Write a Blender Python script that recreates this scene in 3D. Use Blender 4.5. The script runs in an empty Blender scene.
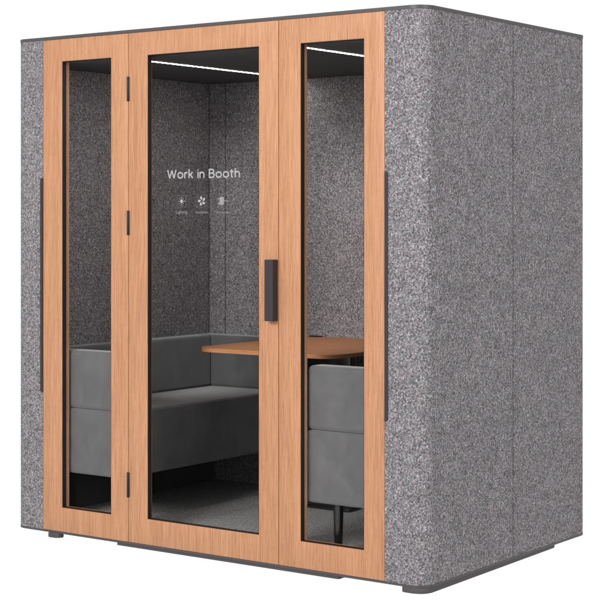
import bpy, bmesh, math, random
from mathutils import Vector
random.seed(4)
S = bpy.context.scene
COL = S.collection
D2R = math.radians

# ------------------------------------------------------------------ sizes (metres)
ZB = 0.031          # underside of the timber front
HW = 2.2            # height of the timber front
FW = 1.830          # width of the timber front, x from 0 to FW, its face at y = 0
SIDE = 0.182        # felt strip beside the timber
RAD = 0.068         # outer corner radius
DEP = 1.389         # depth of the booth
XL, XR = -SIDE, FW + SIDE
IL, IR, IB = -0.105, FW + 0.105, 1.315   # inner faces of the lining
ZF = ZB + 0.05      # carpet
ZC = ZB + 2.096     # ceiling

# ------------------------------------------------------------------ helpers
def srgb(r, g, b):
    f = lambda c: (c/12.92 if c <= 0.04045 else ((c+0.055)/1.055)**2.4)
    return (f(r/255), f(g/255), f(b/255), 1)

def empty(name, loc, label, cat, group=None):
    o = bpy.data.objects.new(name, None)
    COL.objects.link(o)
    o.location = loc
    o.empty_display_size = 0.1
    o['label'] = label
    o['category'] = cat
    if group: o['group'] = group
    return o

def world_loc(o):
    v = Vector(o.location)
    while o.parent:
        o = o.parent
        v += o.location
    return v

def obj(name, bm, mat, parent=None, smooth=None, weighted=False):
    off = world_loc(parent) if parent else Vector((0, 0, 0))
    bmesh.ops.recalc_face_normals(bm, faces=bm.faces)
    for v in bm.verts: v.co -= off
    me = bpy.data.meshes.new(name)
    bm.to_mesh(me); bm.free()
    me.materials.append(mat)
    if smooth is not None:
        for p in me.polygons: p.use_smooth = True
        me.set_sharp_from_angle(angle=D2R(smooth))
    o = bpy.data.objects.new(name, me)
    COL.objects.link(o)
    if parent: o.parent = parent
    if weighted:
        m = o.modifiers.new('wn', 'WEIGHTED_NORMAL'); m.keep_sharp = True
    return o

def box(bm, x0, x1, y0, y1, z0, z1, r=0, seg=2):
    vs = [bm.verts.new((x, y, z)) for x in (x0, x1) for y in (y0, y1) for z in (z0, z1)]
    q = [(0,1,3,2),(4,6,7,5),(0,4,5,1),(2,3,7,6),(0,2,6,4),(1,5,7,3)]
    fs = [bm.faces.new([vs[i] for i in f]) for f in q]
    if r > 0:
        es = list({e for f in fs for e in f.edges})
        bmesh.ops.bevel(bm, geom=es, offset=r, segments=seg, profile=0.5, affect='EDGES')
    return bm

def bbox(*a, **k):
    return box(bmesh.new(), *a, **k)

def prism(bm, pts, z0, z1, r=0, seg=2):
    lo = [bm.verts.new((x, y, z0)) for x, y in pts]
    hi = [bm.verts.new((x, y, z1)) for x, y in pts]
    n = len(pts)
    b = bm.faces.new(list(reversed(lo))); t = bm.faces.new(hi)
    for i in range(n):
        bm.faces.new((lo[i], lo[(i+1) % n], hi[(i+1) % n], hi[i]))
    if r > 0:
        es = list(b.edges) + list(t.edges)
        bmesh.ops.bevel(bm, geom=es, offset=r, segments=seg, profile=0.5, affect='EDGES')
    return bm

def arc(cx, cy, r, a0, a1, n=10):
    return [(cx + r*math.cos(D2R(a0 + (a1-a0)*i/n)), cy + r*math.sin(D2R(a0 + (a1-a0)*i/n))) for i in range(n+1)]

def rrect(x0, x1, y0, y1, r, n=10):
    rs = r if isinstance(r, (list, tuple)) else [r]*4     # front-left, front-right, back-right, back-left
    p = []
    for (cx, cy, a, q) in ((x0, y0, 180, rs[0]), (x1, y0, 270, rs[1]), (x1, y1, 0, rs[2]), (x0, y1, 90, rs[3])):
        if q <= 0:
            p.append((cx, cy)); continue
        sx = 1 if cx == x0 else -1
        sy = 1 if cy == y0 else -1
        p += arc(cx + sx*q, cy + sy*q, q, a, a + 90, n)
    return p

def ring(bm, o, i, y0, y1, r=0):
    """rectangular frame in the xz plane: o and i are (x0, x1, z0, z1), from y0 to y1"""
    def loop(b, y): return [bm.verts.new(c) for c in ((b[0], y, b[2]), (b[1], y, b[2]), (b[1], y, b[3]), (b[0], y, b[3]))]
    of, inf, ob, ib = loop(o, y0), loop(i, y0), loop(o, y1), loop(i, y1)
    sharp = []
    for k in range(4):
        n = (k+1) % 4
        bm.faces.new((of[k], of[n], inf[n], inf[k]))
        bm.faces.new((ob[n], ob[k], ib[k], ib[n]))
        bm.faces.new((of[n], of[k], ob[k], ob[n]))
        bm.faces.new((inf[k], inf[n], ib[n], ib[k]))
    if r > 0:
        es = [e for e in bm.edges if (e.verts[0] in of and e.verts[1] in of) or (e.verts[0] in inf and e.verts[1] in inf)]
        bmesh.ops.bevel(bm, geom=es, offset=r, segments=2, profile=0.5, affect='EDGES')
    return bm

def cyl(bm, x, y, z0, z1, r0, r1=None, n=24, bev=0):
    r1 = r0 if r1 is None else r1
    lo = [bm.verts.new((x + r0*math.cos(2*math.pi*i/n), y + r0*math.sin(2*math.pi*i/n), z0)) for i in range(n)]
    hi = [bm.verts.new((x + r1*math.cos(2*math.pi*i/n), y + r1*math.sin(2*math.pi*i/n), z1)) for i in range(n)]
    b = bm.faces.new(list(reversed(lo))); t = bm.faces.new(hi)
    for i in range(n):
        bm.faces.new((lo[i], lo[(i+1) % n], hi[(i+1) % n], hi[i]))
    if bev:
        bmesh.ops.bevel(bm, geom=list(b.edges)+list(t.edges), offset=bev, segments=2, profile=0.5, affect='EDGES')
    return bm

# ------------------------------------------------------------------ materials
def new_mat(name):
    m = bpy.data.materials.new(name); m.use_nodes = True
    nt = m.node_tree
    b = nt.nodes['Principled BSDF']
    return m, nt, b

def N(nt, t, **k):
    n = nt.nodes.new(t)
    for a, v in k.items():
        if a in n.inputs.keys(): n.inputs[a].default_value = v
        else: setattr(n, a, v)
    return n

def inp(n, **k):
    for a, v in k.items(): n.inputs[a.replace('_', ' ')].default_value = v

def ramp(nt, stops, interp='LINEAR'):
    r = nt.nodes.new('ShaderNodeValToRGB')
    e = r.color_ramp.elements
    r.color_ramp.interpolation = interp
    e[0].position, e[0].color = stops[0][0], stops[0][1]
    e[1].position, e[1].color = stops[-1][0], stops[-1][1]
    for p, c in stops[1:-1]:
        n = e.new(p); n.color = c
    return r

def g(v, w=(1, 1, 1)): return (v*w[0], v*w[1], v*w[2], 1)

def math_node(nt, op, a, b=None, c=None):
    n = nt.nodes.new('ShaderNodeMath'); n.operation = op
    for i, v in enumerate((a, b, c)):
        if v is None: continue
        if isinstance(v, (int, float)): n.inputs[i].default_value = v
        else: nt.links.new(v, n.inputs[i])
    return n.outputs[0]

def mapped(nt, scale, rot=(0, 0, 0), loc=(0, 0, 0), src=None):
    m = nt.nodes.new('ShaderNodeMapping')
    m.inputs['Scale'].default_value = scale
    m.inputs['Rotation'].default_value = rot
    m.inputs['Location'].default_value = loc
    if src is None:
        tc = nt.nodes.new('ShaderNodeTexCoord'); src = tc.outputs['Object']
    nt.links.new(src, m.inputs['Vector'])
    return m.outputs['Vector']

def noise(nt, vec, scale, detail=2, rough=0.5, dist=0.0):
    n = nt.nodes.new('ShaderNodeTexNoise')
    n.inputs['Scale'].default_value = scale
    n.inputs['Detail'].default_value = detail
    n.inputs['Roughness'].default_value = rough
    n.inputs['Distortion'].default_value = dist
    nt.links.new(vec, n.inputs['Vector'])
    return n

def felt_material(name, gain=1.0):
    """heathered felt: pale, mid and dark fibres tangled together"""
    m, nt, b = new_mat(name)
    L = nt.links.new
    tc = nt.nodes.new('ShaderNodeTexCoord'); o = tc.outputs['Object']
    a = noise(nt, mapped(nt, (1, 1, .86), (.5, .2, .1), (3, 1, 7), o), 138, 3.0, .66, .55)
    c = noise(nt, mapped(nt, (1, .85, 1), (-.7, .9, .3), (9, 4, 2), o), 200, 2.5, .66, .7)
    f = noise(nt, mapped(nt, (1, .8, 1), (.2, -.6, 1.2), (1, 8, 5), o), 420, 2, .6, .4)
    patch = noise(nt, mapped(nt, (1, 1, 1), (0, 0, 0), (2, 2, 2), o), 26, 2, .5)
    v = math_node(nt, 'MULTIPLY', a.outputs['Fac'], .40)
    v = math_node(nt, 'MULTIPLY_ADD', c.outputs['Fac'], .36, v)
    v = math_node(nt, 'MULTIPLY_ADD', f.outputs['Fac'], .18, v)
    v = math_node(nt, 'MULTIPLY_ADD', patch.outputs['Fac'], .06, v)
    w = (1.02, .982, 1.008)
    r = ramp(nt, [(.40, g(.040*gain, w)), (.455, g(.080*gain, w)), (.50, g(.143*gain, w)),
                  (.55, g(.245*gain, w)), (.60, g(.375*gain, w)), (.65, g(.50*gain, w))])
    L(v, r.inputs['Fac'])
    # a breath of plum and blue among the grey fibres
    hue = noise(nt, mapped(nt, (1, 1, 1), (.3, .3, .3), (5, 5, 1), o), 95, 2, .6, .5)
    hr = ramp(nt, [(.36, (.97, .985, 1.02, 1)), (.50, (1, 1, 1, 1)), (.68, (1.10, .93, 1.0, 1))])
    L(hue.outputs['Fac'], hr.inputs['Fac'])
    mx = nt.nodes.new('ShaderNodeMix'); mx.data_type = 'RGBA'; mx.blend_type = 'MULTIPLY'
    mx.inputs[0].default_value = 1.0
    L(r.outputs['Color'], mx.inputs[6]); L(hr.outputs['Color'], mx.inputs[7])
    L(mx.outputs[2], b.inputs['Base Color'])
    inp(b, Roughness=.95)
    b.inputs['Specular IOR Level'].default_value = .12
    bp = nt.nodes.new('ShaderNodeBump'); bp.inputs['Strength'].default_value = .22; bp.inputs['Distance'].default_value = .003
    L(v, bp.inputs['Height']); L(bp.outputs['Normal'], b.inputs['Normal'])
    return m

def wood_material(name, tone=1.0, horizontal=False, warm=1.0):
    """oak veneer: fine straight grain with short dark pores"""
    m, nt, b = new_mat(name)
    L = nt.links.new
    tc = nt.nodes.new('ShaderNodeTexCoord')
    oi = nt.nodes.new('ShaderNodeObjectInfo')
    add = nt.nodes.new('ShaderNodeVectorMath'); add.operation = 'MULTIPLY_ADD'
    comb = nt.nodes.new('ShaderNodeCombineXYZ')
    L(oi.outputs['Random'], comb.inputs[0]); L(oi.outputs['Random'], comb.inputs[2])
    L(comb.outputs[0], add.inputs[0]); add.inputs[1].default_value = (3.3, 0, 5.1)
    L(tc.outputs['Object'], add.inputs[2])
    o = add.outputs[0]
    st = (lambda a, z: (z, a, a)) if horizontal else (lambda a, z: (a, a, z))
    broad = noise(nt, mapped(nt, st(1, .05), (0, 0, 0), (1, 2, 3), o), 22, 3, .55, .4)
    fine = noise(nt, mapped(nt, st(1, .018), (0, 0, 0), (7, 2, 4), o), 430, 3.5, .66, .12)
    pores = noise(nt, mapped(nt, st(1, .06), (0, 0, 0), (4, 6, 8), o), 560, 1.5, .5, .1)
    v = math_node(nt, 'MULTIPLY', broad.outputs['Fac'], .22)
    v = math_node(nt, 'MULTIPLY_ADD', fine.outputs['Fac'], .78, v)
    t = tone
    c = lambda r_, g_, b_: (r_*t, g_*t*warm**.4, b_*t*warm, 1)
    r = ramp(nt, [(.33, c(.228, .099, .0485)), (.46, c(.302, .143, .072)),
                  (.53, c(.339, .1665, .0855)), (.67, c(.403, .2105, .1125))])
    L(v, r.inputs['Fac'])
    pr = ramp(nt, [(.28, (.62, .55, .50, 1)), (.38, (1, 1, 1, 1))])
    L(pores.outputs['Fac'], pr.inputs['Fac'])
    mx = nt.nodes.new('ShaderNodeMix'); mx.data_type = 'RGBA'; mx.blend_type = 'MULTIPLY'
    mx.inputs[0].default_value = .8
    L(r.outputs['Color'], mx.inputs[6]); L(pr.outputs['Color'], mx.inputs[7])
    L(mx.outputs[2], b.inputs['Base Color'])
    inp(b, Roughness=.55)
    b.inputs['Specular IOR Level'].default_value = .25
    bp = nt.nodes.new('ShaderNodeBump'); bp.inputs['Strength'].default_value = .12; bp.inputs['Distance'].default_value = .001
    L(v, bp.inputs['Height']); L(bp.outputs['Normal'], b.inputs['Normal'])
    return m

def plain(name, col, rough=.5, spec=.4, metal=0, grain=.0, gscale=300):
    m, nt, b = new_mat(name)
    L = nt.links.new
    n = noise(nt, mapped(nt, (1, 1, 1)), gscale, 3, .6)
    k = max(grain, .03)
    r = ramp(nt, [(.3, (col[0]*(1-k), col[1]*(1-k), col[2]*(1-k), 1)), (.7, (col[0]*(1+k), col[1]*(1+k), col[2]*(1+k), 1))])
    L(n.outputs['Fac'], r.inputs['Fac']); L(r.outputs['Color'], b.inputs['Base Color'])
    inp(b, Roughness=rough, Metallic=metal)
    b.inputs['Specular IOR Level'].default_value = spec
    return m

def velvet_material(name):
    m, nt, b = new_mat(name)
    L = nt.links.new
    tc = nt.nodes.new('ShaderNodeTexCoord'); o = tc.outputs['Object']
    nap = noise(nt, mapped(nt, (1, 1, .8), (.3, .2, .5), (2, 5, 1), o), 11, 5, .62, .5)
    fib = noise(nt, mapped(nt, (1, 1, 1), (0, 0, 0), (1, 1, 1), o), 520, 2, .6)
    v = math_node(nt, 'MULTIPLY', nap.outputs['Fac'], .72)
    v = math_node(nt, 'MULTIPLY_ADD', fib.outputs['Fac'], .28, v)
    r = ramp(nt, [(.32, g(.066, (1, .985, 1.01))), (.5, g(.081, (1, .985, 1.01))), (.70, g(.101, (1, .985, 1.01)))])
    L(v, r.inputs['Fac']); L(r.outputs['Color'], b.inputs['Base Color'])
    inp(b, Roughness=.85)
    b.inputs['Specular IOR Level'].default_value = .15
    b.inputs['Sheen Weight'].default_value = .35
    b.inputs['Sheen Roughness'].default_value = .45
    bp = nt.nodes.new('ShaderNodeBump'); bp.inputs['Strength'].default_value = .12; bp.inputs['Distance'].default_value = .003
    L(v, bp.inputs['Height']); L(bp.outputs['Normal'], b.inputs['Normal'])
    return m

def carpet_material(name):
    m, nt, b = new_mat(name)
    L = nt.links.new
    n = noise(nt, mapped(nt, (1, .7, 1)), 230, 3, .70, .4)
    r = ramp(nt, [(.36, g(.11)), (.5, g(.22)), (.62, g(.38))])
    L(n.outputs['Fac'], r.inputs['Fac']); L(r.outputs['Color'], b.inputs['Base Color'])
    inp(b, Roughness=1.0)
    b.inputs['Specular IOR Level'].default_value = .05
    bp = nt.nodes.new('ShaderNodeBump'); bp.inputs['Strength'].default_value = .5; bp.inputs['Distance'].default_value = .003
    L(n.outputs['Fac'], bp.inputs['Height']); L(bp.outputs['Normal'], b.inputs['Normal'])
    return m

def glass_material(name):
    m = bpy.data.materials.new(name); m.use_nodes = True
    nt = m.node_tree; nt.nodes.clear()
    out = nt.nodes.new('ShaderNodeOutputMaterial')
    tr = nt.nodes.new('ShaderNodeBsdfTransparent'); tr.inputs['Color'].default_value = (.985, .982, .978, 1)
    gl = nt.nodes.new('ShaderNodeBsdfGlossy'); gl.inputs['Roughness'].default_value = .02
    fr = nt.nodes.new('ShaderNodeFresnel'); fr.inputs['IOR'].default_value = 1.5
    # anti-reflective coating: a tenth of the bare reflection
    geo = nt.nodes.new('ShaderNodeNewGeometry')
    front = math_node(nt, 'SUBTRACT', .07, math_node(nt, 'MULTIPLY', geo.outputs['Backfacing'], .07))
    mul = math_node(nt, 'MULTIPLY', fr.outputs['Fac'], front)
    mx = nt.nodes.new('ShaderNodeMixShader')
    nt.links.new(mul, mx.inputs[0]); nt.links.new(tr.outputs[0], mx.inputs[1]); nt.links.new(gl.outputs[0], mx.inputs[2])
    nt.links.new(mx.outputs[0], out.inputs['Surface'])
    return m

def light_material(name, strength):
    m = bpy.data.materials.new(name); m.use_nodes = True
    nt = m.node_tree; nt.nodes.clear()
    out = nt.nodes.new('ShaderNodeOutputMaterial')
    em = nt.nodes.new('ShaderNodeEmission'); em.inputs['Color'].default_value = (1, .985, .96, 1); em.inputs['Strength'].default_value = strength
    nt.links.new(em.outputs[0], out.inputs['Surface'])
    return m

def backlit_material(name):
    m = bpy.data.materials.new(name); m.use_nodes = True
    nt = m.node_tree; nt.nodes.clear()
    out = nt.nodes.new('ShaderNodeOutputMaterial')
    t = nt.nodes.new('ShaderNodeBsdfTranslucent'); t.inputs['Color'].default_value = (1, 1, 1, 1)
    nt.links.new(t.outputs[0], out.inputs['Surface'])
    return m

FELT = felt_material('grey_felt', .79)
LINING = felt_material('grey_felt_lining', .95)
OAK = wood_material('oak_veneer', .95)
OAK_STOP = wood_material('oak_solid', 1.0)
OAK_TOP = wood_material('oak_tabletop', 1.06, True, .76)
TRIM = plain('graphite_metal', (.044, .039, .041), .45, .3, 0, .05)
BASE = plain('graphite_plinth', (.045, .039, .041), .6, .25, 0, .05)
BLACK = plain('black_rubber', (.012, .009, .008), .6, .2)
GRAPH = plain('graphite_handle', (.021, .0175, .0185), .45, .25, .0, .04)
GRIP = plain('dark_bronze_grip', (.020, .0155, .0155), .5, .25, .0, .04)
HINGE = plain('dark_bronze', (.011, .008, .007), .5, .3)
CEIL = plain('black_ceiling_fabric', (.060, .060, .063), .75, .3, 0, .12, 500)
UNDER_SHADE = plain('dark_under_shade', (.030, .029, .030), .95, .05, 0, .25, 220)  # dark colour standing in for shade beneath the sofas
BLKMETAL = plain('black_lacquer', (.006, .006, .006), .18, .6)
VELVET = velvet_material('grey_velvet')
CARPET = carpet_material('grey_carpet')
GLASS = glass_material('clear_glass')
DECAL = plain('white_vinyl', (.24, .235, .24), .6, .2)
DECAL_LINE = plain('frosted_vinyl_line', (.085, .082, .084), .6, .2)
DECAL_CAP = plain('frosted_vinyl_caption', (.145, .142, .145), .6, .2)
DECAL_FAINT = plain('frosted_vinyl', (.175, .17, .175), .6, .2)
LED = light_material('led_diffuser', 80)

# ------------------------------------------------------------------ ground: white floor made translucent, so light from below hides any shadow
bm = bmesh.new()
prism(bm, arc(FW/2, .6, 9, 0, 360*95/96, 95), -.0001, 0.0)
for f in [f for f in bm.faces if f.normal.z < .5 and f.calc_center_median().z < -.00004]:
    bm.faces.remove(f)
fl = obj('floor', bm, backlit_material('shadowless_white'))
fl['kind'] = 'structure'
fl['label'] = 'white floor under the booth, made translucent to hide shadows'

# ------------------------------------------------------------------ the booth
booth = empty('meeting_booth', (FW/2, DEP/2, 0), 'grey felt meeting booth with three glazed oak front panels and rounded corners', 'booth')

# outer felt shell: four wrapped panels meeting at mid-side seams and mid-back
T = .052
GAP = .0026
RI = max(RAD - T, .012)
def wrap_front():
    outer = [(FW + .0015, 0)] + arc(XR-RAD, RAD, RAD, -90, 0, 14) + [(XR, DEP/2 - GAP)]
    inner = [(XR-T, DEP/2 - GAP)] + list(reversed(arc(XR-T-RI, T+RI, RI, -90, 0, 6))) + [(FW + .0015, T)]
    return outer + inner
def wrap_back():
    outer = [(XR, DEP/2 + GAP)] + arc(XR-RAD, DEP-RAD, RAD, 0, 90, 14) + [(FW/2 + GAP, DEP)]
    inner = [(FW/2 + GAP, DEP-T)] + list(reversed(arc(XR-T-RI, DEP-T-RI, RI, 0, 90, 6))) + [(XR-T, DEP/2 + GAP)]
    return outer + inner
for fn in (wrap_front, wrap_back):
    for mir in (False, True):
        p = fn()
        if mir: p = [(FW - x, y) for x, y in reversed(p)]
        obj('felt_panel', prism(bmesh.new(), p, ZB, ZB+HW), FELT, booth, 30)

for x0, x1, y0, y1 in ((XR-T, XR-.0035, DEP/2-GAP, DEP/2+GAP), (XL+.0035, XL+T, DEP/2-GAP, DEP/2+GAP), (FW/2-GAP, FW/2+GAP, DEP-T, DEP-.0035)):
    obj('seam_strip', bbox(x0, x1, y0, y1, ZB+.0005, ZB+HW-.0005), BLACK, booth)

# felt lining inside
zl0, zl1 = ZF + .001, ZC - .001
for a, c in ((IL, -.002), (.002, FW-.002), (FW+.002, IR)):
    obj('lining_panel', bbox(a, c, IB, IB+.02, zl0, zl1, r=.002, seg=1), LINING, booth)
obj('lining_panel', bbox(IL-.02, IL, .055, IB-.001, zl0, zl1, r=.002, seg=1), LINING, booth)
obj('lining_panel', bbox(IR, IR+.02, .055, IB-.001, zl0, zl1, r=.002, seg=1), LINING, booth)
for x in (0, FW):
    obj('seam_strip', bbox(x-.0018, x+.0018, IB+.003, IB+.019, zl0, zl1), BLACK, booth)
# returns behind the timber front, closing the corners
obj('corner_return', bbox(IL-.02, .012, .0465, .0545, ZF, ZC), CEIL, booth)
obj('corner_return', bbox(FW-.012, IR+.02, .0465, .0545, ZF, ZC), CEIL, booth)

# ceiling with two light strips and roof
obj('ceiling_panel', bbox(IL-.02, IR+.02, .0465, IB+.02, ZC, ZB+HW-.002), CEIL, booth)
for x in (.472, 1.372):
    t = obj('light_strip', bbox(x-.0084, x+.0084, .10, IB-.06, ZC-.0006, ZC+.006), BLKMETAL, booth)
    obj('diffuser', bbox(x-.0072, x+.0072, .105, IB-.065, ZC-.0014, ZC+.004), LED, t)
obj('roof_trim', prism(bmesh.new(), rrect(XL-.002, XR+.002, -.002, DEP+.002, RAD+.002, 14), ZB+HW+.0005, ZB+HW+.014, r=.003), TRIM, booth, 35)

# base: trim plate, plinth skids and feet
obj('base_trim', prism(bmesh.new(), rrect(XL-.001, XR+.001, -.001, DEP+.001, RAD+.001, 14), ZB-.009, ZB-.0005, r=.002), TRIM, booth, 35)
zs0, zs1 = .0095, ZB-.0095
obj('plinth', prism(bmesh.new(), rrect(.44, 1.612, .004, .11, .006, 3), zs0, zs1), BASE, booth, 35)
obj('plinth', prism(bmesh.new(), rrect(.44, 1.612, DEP-.11, DEP-.004, .006, 3), zs0, zs1), BASE, booth, 35)
def skid(mir):
    """side runner: a deep rounded foot at the front corner, thinning towards the back"""
    p = rrect(1.905, XR-.002, .000, 1.085, [.012, .052, .02, .004], 8)
    if mir: p = [(FW-x, DEP-y) for x, y in p]
    b_ = prism(bmesh.new(), p, 0, zs1, r=.0025)
    for v in b_.verts:
        d = (DEP-v.co.y) if mir else v.co.y
        if v.co.z < .01: v.co.z += .009*min(1, max(0, (d-.10)/.5))
    return obj('runner', b_, BASE, booth, 35)
skid(False); skid(True)
obj('foot', prism(bmesh.new(), rrect(.030, .098, -.004, .036, [.010, .020, .010, .010], 6), 0, zs1, r=.003), BASE, booth, 35)
obj('foot', prism(bmesh.new(), rrect(1.712, 1.798, DEP-.12, DEP-.01, .008, 4), 0, zs1, r=.003), BASE, booth, 35)
obj('carpet', bbox(IL-.02, IR+.02, .047, IB+.02, ZB+.001, ZF), CARPET, booth)

# timber front: two fixed lights and the door
z0, z1 = ZB, ZB + HW
G2 = .0015
def glazed(name, x0, x1, ox0, ox1, oz0, oz1, stop):
    o = obj(name, ring(bmesh.new(), (x0, x1, z0+.0005, z1-.0005), (ox0, ox1, oz0, oz1), 0, .024, r=.0012), OAK, booth, 35)
    obj('glazing_bead', ring(bmesh.new(), (x0+.006, x1-.006, z0+.006, z1-.006), (ox0, ox1, oz0, oz1), .0245, .0245+stop), OAK_STOP, o)
    g_ = ring(bmesh.new(), (ox0-.0005, ox1+.0005, oz0-.0005, oz1+.0005), (ox0+.0025, ox1-.0025, oz0+.0025, oz1-.0025), .0015, .0242)
    obj('gasket', g_, BLACK, o)
    obj('glass_pane', bbox(ox0+.001, ox1-.001, .0185, .0235, oz0+.001, oz1-.001), GLASS, o)
    return o
OZ0, OZ1 = ZB + .1085, ZB + 2.1
left = glazed('fixed_window', 0, .512-G2, .117, .411, OZ0, OZ1, .021)
door = glazed('door', .512+G2, 1.3209-G2, .621, 1.221, OZ0+.002, OZ1, .004)
right = glazed('fixed_window', 1.3209+G2, FW, 1.430, 1.735, OZ0, OZ1, .021)
for x in (.512, 1.3209):
    obj('mullion', bbox(x-.02, x+.02, .046, .0535, ZF+.001, ZC-.001), BLACK, booth)
    obj('gap_seal', bbox(x-.0012, x+.0012, .006, .023, z0+.001, z1-.001), BLACK, booth)

# hinges on the door's left edge
for za, zb in ((1.907, 2.011), (1.328, 1.432), (.195, .301)):
    h = bmesh.new()
    box(h, .512-.0075, .512+.0075, -.0035, .006, ZB+za, ZB+zb, r=.002, seg=2)
    zm = (za+zb)/2
    hg = obj('hinge', h, HINGE, door, 35)
    obj('knuckle', cyl(bmesh.new(), .512, -.0045, ZB+za-.001, ZB+zb+.001, .0042, n=16, bev=.001), HINGE, hg, 35)

# pull handle on the door's right edge
hb = bmesh.new()
box(hb, 1.2765, 1.3185, -.038, -.0005, ZB+.985, ZB+1.233, r=.0025, seg=3)
obj('handle', hb, GRAPH, door, 35, True)

# dark grip strips let into the felt on both sides of the timber front
for a, c, sgn in ((FW+.0012, FW+.0165, 1), (-.0165, -.0012, -1)):
    pts = [(a, ZB+.617), (c, ZB+.617), (c, ZB+1.580), (a, ZB+1.580)]
    b_ = bmesh.new()
    r_ = .011
    if sgn > 0:
        pl = [(a, ZB+.617)] + arc(c-r_, ZB+.617+r_, r_, -90, 0, 6) + arc(c-r_, ZB+1.58-r_, r_, 0, 90, 6) + [(a, ZB+1.58)]
    else:
        pl = [(c, ZB+1.58)] + arc(a+r_, ZB+1.58-r_, r_, 90, 180, 6) + arc(a+r_, ZB+.617+r_, r_, 180, 270, 6) + [(c, ZB+.617)]
    fr = [b_.verts.new((x, -.003, z)) for x, z in pl]
    bk = [b_.verts.new((x, .004, z)) for x, z in pl]
    b_.faces.new(fr); b_.faces.new(list(reversed(bk)))
    n = len(pl)
    for i in range(n): b_.faces.new((fr[i], fr[(i+1) % n], bk[(i+1) % n], bk[i]))
    obj('grip_strip', b_, GRIP, booth)

# lettering and small signs on the door glass
YG = .0183
def text(name, body, x, z, width, mat, parent, bold=0.0, spacing=1.0, height=None):
    cu = bpy.data.curves.new(name, 'FONT')
    cu.body = body; cu.size = .05; cu.offset = bold; cu.extrude = .00012; cu.space_character = spacing
    cu.resolution_u = 6
    tmp = bpy.data.objects.new(name, cu); COL.objects.link(tmp)
    bpy.context.view_layer.update()
    me = bpy.data.meshes.new_from_object(tmp.evaluated_get(bpy.context.evaluated_depsgraph_get()))
    bpy.data.objects.remove(tmp); bpy.data.curves.remove(cu)
    xs = [v.co.x for v in me.vertices]; ys = [v.co.y for v in me.vertices]
    s = width/(max(xs)-min(xs))
    sy = s if height is None else height/(max(ys)-min(ys))
    off = world_loc(parent)
    for v in me.vertices:
        v.co = Vector((x + (v.co.x-min(xs))*s, YG + v.co.z, z + v.co.y*sy)) - off
    me.materials.clear(); me.materials.append(mat)
    o = bpy.data.objects.new(name, me); COL.objects.link(o); o.parent = parent
    return o
# rounded strokes, one glyph after another: (advance, [strokes]) in cap heights
def bow(cx, cy, rx, ry, a0, a1, n=14):
    return [(cx + rx*math.cos(D2R(a0+(a1-a0)*i/n)), cy + ry*math.sin(D2R(a0+(a1-a0)*i/n))) for i in range(n+1)]
ARCH = [(0, .36)] + bow(.25, .40, .25, .27, 165, 0) + [(.50, 0)]
GLYPHS = {
    'W': (1.06, [[(0, 1), (.25, 0)], [(.25, 0), (.53, .93)], [(.53, .93), (.81, 0)], [(.81, 0), (1.06, 1)]]),
    'o': (.64, [bow(.32, .335, .32, .335, 0, 360, 28)]),
    'r': (.30, [[(0, 0), (0, .67)], [(0, .36)] + bow(.25, .40, .25, .27, 165, 75)]),
    'k': (.46, [[(0, 0), (0, 1.05)], [(.42, .67), (.02, .29)], [(.15, .42), (.45, 0)]]),
    'i': (.0, [[(0, 0), (0, .67)], [(0, .93), (0, .935)]]),
    'n': (.50, [[(0, 0), (0, .67)], ARCH]),
    'B': (.60, [[(0, 0), (0, 1)], [(0, 1), (.30, 1)] + bow(.30, .765, .25, .235, 90, -90) + [(0, .53)],
                [(.28, .53)] + bow(.33, .265, .28, .265, 90, -90) + [(0, 0)]]),
    't': (.34, [[(.13, .92), (.13, .16)] + bow(.27, .14, .14, .14, 180, 265), [(0, .67), (.33, .67)]]),
    'h': (.50, [[(0, 0), (0, 1.05)], ARCH]),
}
def stroked(name, body, x, z, width, cap, stroke, mat, parent, gap=.25, space=.68):
    u, last, words_, runs = 0, 0, [], []
    for ch in body:
        if ch == ' ':
            words_.append(runs); runs = []
            u += space - gap; continue
        adv, strokes = GLYPHS[ch]
        runs += [[(u+px, pz) for px, pz in st] for st in strokes]
        last = u + adv; u = last + gap
    words_.append(runs)
    k = (width-stroke)/last
    for runs in words_:
        cu = bpy.data.curves.new(name, 'CURVE'); cu.dimensions = '3D'
        cu.bevel_depth = stroke/2; cu.bevel_resolution = 3; cu.use_fill_caps = True
        for st in runs:
            pts = [(x + stroke/2 + px*k, z + stroke/2 + pz*(cap-stroke)) for px, pz in st]
            ends = []
            for e, q in ((0, 1), (-1, -2)):
                dx, dz = pts[e][0]-pts[q][0], pts[e][1]-pts[q][1]
                l = math.hypot(dx, dz) or 1
                ends.append((pts[e][0]+dx/l*stroke*.3, pts[e][1]+dz/l*stroke*.3))
            pts = [ends[0]] + pts + [ends[1]]
            sp = cu.splines.new('POLY'); sp.points.add(len(pts)-1)
            for i, (px, pz) in enumerate(pts):
                sp.points[i].co = (px, 0, pz, 1)
                sp.points[i].radius = .55 if i in (0, len(pts)-1) else 1
        tmp = bpy.data.objects.new(name, cu); COL.objects.link(tmp)
        bpy.context.view_layer.update()
        me = bpy.data.meshes.new_from_object(tmp.evaluated_get(bpy.context.evaluated_depsgraph_get()))
        bpy.data.objects.remove(tmp); bpy.data.curves.remove(cu)
        off = world_loc(parent)
        for v in me.vertices:
            v.co = Vector((v.co.x, YG + v.co.y*.08, v.co.z)) - off
        me.materials.clear(); me.materials.append(mat)
        o = bpy.data.objects.new(name, me); COL.objects.link(o); o.parent = parent
stroked('lettering', 'Work in Booth', .716, ZB+1.567, .393, .0400, .0066, DECAL, door)

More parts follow.
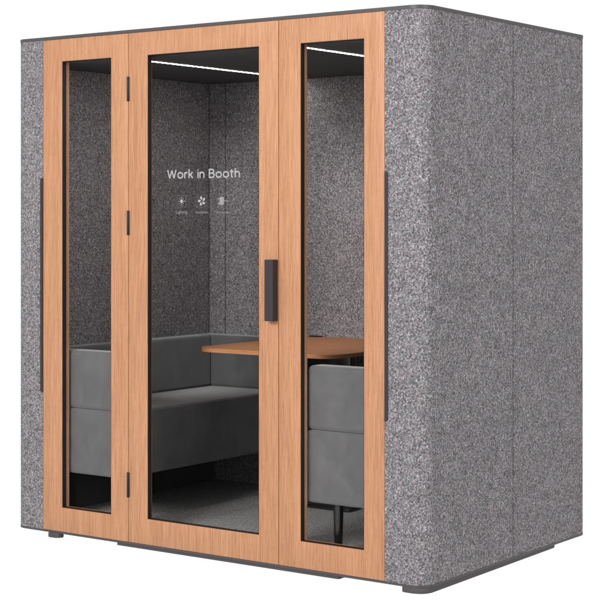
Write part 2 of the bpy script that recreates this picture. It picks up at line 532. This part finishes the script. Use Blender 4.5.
def flat(bm, pts, y=YG):
    vs = [bm.verts.new((px, y, pz)) for px, pz in pts]
    f = bm.faces.new(vs)
    ex = bmesh.ops.extrude_face_region(bm, geom=[f])
    for v in [e for e in ex['geom'] if isinstance(e, bmesh.types.BMVert)]: v.co.y += .0002
IZ = ZB + 1.472
IH = .025
icons = (.796, .906, 1.018)
for i, cx in enumerate(icons):
    fb = ring(bmesh.new(), (cx-IH, cx+IH, IZ-IH, IZ+IH), (cx-IH+.0011, cx+IH-.0011, IZ-IH+.0011, IZ+IH-.0011), YG, YG+.0002)
    pic = obj('pictogram', fb, DECAL_LINE, door)
    s = bmesh.new()
    if i == 0:        # lamp: a glowing dot with rays
        flat(s, arc(cx, IZ, .0075, 0, 337.5, 15))
        for k in range(8):
            a = D2R(45*k); ca, sa = math.cos(a), math.sin(a); w = .0011
            r0, r1 = .0105, (.019 if k % 2 == 0 else .0155)
            flat(s, [(cx+r0*ca-w*sa, IZ+r0*sa+w*ca), (cx+r1*ca-w*sa, IZ+r1*sa+w*ca), (cx+r1*ca+w*sa, IZ+r1*sa-w*ca), (cx+r0*ca+w*sa, IZ+r0*sa-w*ca)])
    elif i == 1:      # fan with five curved blades
        for k in range(5):
            a0 = 72*k + 20
            pts = []
            for (r, d) in ((.004, 0), (.010, -14), (.0165, -8), (.0205, 10), (.0195, 30), (.014, 36), (.0085, 30)):
                pts.append((cx + r*math.cos(D2R(a0+d)), IZ + r*math.sin(D2R(a0+d))))
            flat(s, pts)
    else:             # plug with two rounded blocks and a cable
        p0 = rrect(cx-.016, cx+.006, IZ-.017, IZ+.017, .006, 4)
        flat(s, p0)
        flat(s, [(cx+.0064, IZ-.0014), (cx+.030, IZ-.0014), (cx+.030, IZ+.0014), (cx+.0064, IZ+.0014)])
        for dz in (-.009, .009):
            flat(s, rrect(cx-.0225, cx-.0164, IZ+dz-.003, IZ+dz+.003, .001, 2))
    obj('symbol', s, DECAL if i < 2 else DECAL_FAINT, pic)
    text('caption', ('Lighting', 'Ventilation', 'Soundproof')[i], cx-(.030, .035, .036)[i], IZ-.052, (.060, .070, .072)[i], DECAL_CAP, pic)

# ------------------------------------------------------------------ sofas
SW = .415            # the open side of the left sofa; it backs on the felt wall
def rbox(x0, x1, y0, y1, z0_, z1_, r=.018):
    return bbox(x0, x1, y0, y1, z0_, z1_, r=r, seg=5)
def make_sofa(mir, label):
    X = (lambda x: FW - x) if mir else (lambda x: x)
    def B(x0, x1, *a, **k):
        p, q = sorted((X(x0), X(x1)))
        return rbox(p, q, *a, **k)
    xw = IL + .004
    root = empty('sofa', (X((xw+SW)/2), .68, ZF), label, 'sofa', 'sofas facing each other in the booth')
    zb0, zb1, zt = ZB+.256, ZB+.546, ZB+.807
    obj('seat', B(xw, SW, .060, 1.308, zb0, zb1, r=.012), VELVET, root, 60, True)
    obj('backrest', B(xw, .0, .158, 1.202, zb1+.002, zt, r=.014), VELVET, root, 60, True)
    obj('arm', B(xw, SW-.003, .060, .156, zb1+.002, zt, r=.020), VELVET, root, 60, True)
    obj('arm', B(xw, SW-.003, 1.204, 1.308, zb1+.002, zt, r=.014), VELVET, root, 60, True)
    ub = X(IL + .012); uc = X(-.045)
    obj('under_shade_block', bbox(min(ub, uc), max(ub, uc), .26, 1.285, ZF, zb0-.0005, r=.003, seg=1), UNDER_SHADE, root)  # added dark block that makes the deep shade under the seat
    for lx, ly in ((.302 if mir else .322, .125), (.365, 1.255)):
        obj('leg', cyl(bmesh.new(), X(lx), ly, ZF, zb0+.004, .0165, .021, 24, .002), BLKMETAL, root, 35)
    return root
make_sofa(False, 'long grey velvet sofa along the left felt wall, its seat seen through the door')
make_sofa(True, 'grey velvet sofa in the right window, showing only its arm end and black leg')

# ------------------------------------------------------------------ table
tz = ZB + .817
table = empty('table', (.915, .95, ZF), 'oak topped table with rounded corners between the two sofas', 'table')
tb = bmesh.new()
prism(tb, rrect(.530, 1.300, .412, 1.312, [.10, .10, .004, .004], 12), tz-.018, tz)
bev = [e for e in tb.edges if all(abs(v.co.z-(tz-.018)) < 1e-5 for v in e.verts)]
bmesh.ops.bevel(tb, geom=bev, offset=.006, segments=2, profile=.5, affect='EDGES')
bev = [e for e in tb.edges if all(abs(v.co.z-tz) < 1e-5 for v in e.verts)]
bmesh.ops.bevel(tb, geom=bev, offset=.0015, segments=2, profile=.5, affect='EDGES')
obj('tabletop', tb, OAK_TOP, table, 35, True)
lg = bmesh.new()
prism(lg, rrect(.79, 1.04, .935, .970, .008, 4), ZF+.012, tz-.0185)
obj('leg', lg, BLKMETAL, table, 35)
obj('leg_base', prism(bmesh.new(), rrect(.785, 1.045, .915, .990, .012, 5), ZF, ZF+.0115, r=.002), BLKMETAL, table, 35)
obj('power_socket', prism(bmesh.new(), rrect(.565, .635, 1.262, 1.290, .006, 4), tz+.0002, tz+.006, r=.0015), BLKMETAL, table, 35)

# ------------------------------------------------------------------ camera
cam = bpy.data.cameras.new('camera')
co = bpy.data.objects.new('camera', cam); COL.objects.link(co)
cam.sensor_width = 36; cam.sensor_fit = 'HORIZONTAL'
cam.lens = 36*1656.38/600
cam.shift_y = (218.11-300)/600
cam.clip_end = 200
co.location = (5.3106, -5.3672, 1.4005 + ZB)
co.rotation_euler = (math.pi/2, 0, .6263)
S.camera = co

# ------------------------------------------------------------------ light: white studio all round and one large soft box in front, side fill added
w = bpy.data.worlds.new('World'); S.world = w; w.use_nodes = True
bg = w.node_tree.nodes['Background']
bg.inputs['Color'].default_value = (1, 1, 1, 1)
bg.inputs['Strength'].default_value = 1.03

def soft_box(name, loc, target, sx, sy, power, color=(1, 1, 1)):
    l = bpy.data.lights.new(name, 'AREA'); l.shape = 'RECTANGLE'; l.size = sx; l.size_y = sy; l.energy = power; l.color = color
    o = bpy.data.objects.new(name, l); COL.objects.link(o)
    o.location = loc
    o.rotation_euler = (Vector(target)-Vector(loc)).to_track_quat('-Z', 'Y').to_euler()
    return o
soft_box('key_soft_box', (1.5, -8.0, 4.4), (.9, 0, 1.0), 3.0, 2.2, 900)
soft_box('side_fill', (9.2, -2.2, 3.2), (1.5, .4, 1.1), 3.0, 3.0, 330)  # unseen fill added to brighten the right side and left jambs

S.view_settings.view_transform = 'Standard'
S.view_settings.look = 'None'
S.view_settings.exposure = 0
S.view_settings.gamma = 1
S.render.engine = 'CYCLES'
S.cycles.max_bounces = 10
S.cycles.transparent_max_bounces = 16
S.cycles.diffuse_bounces = 6
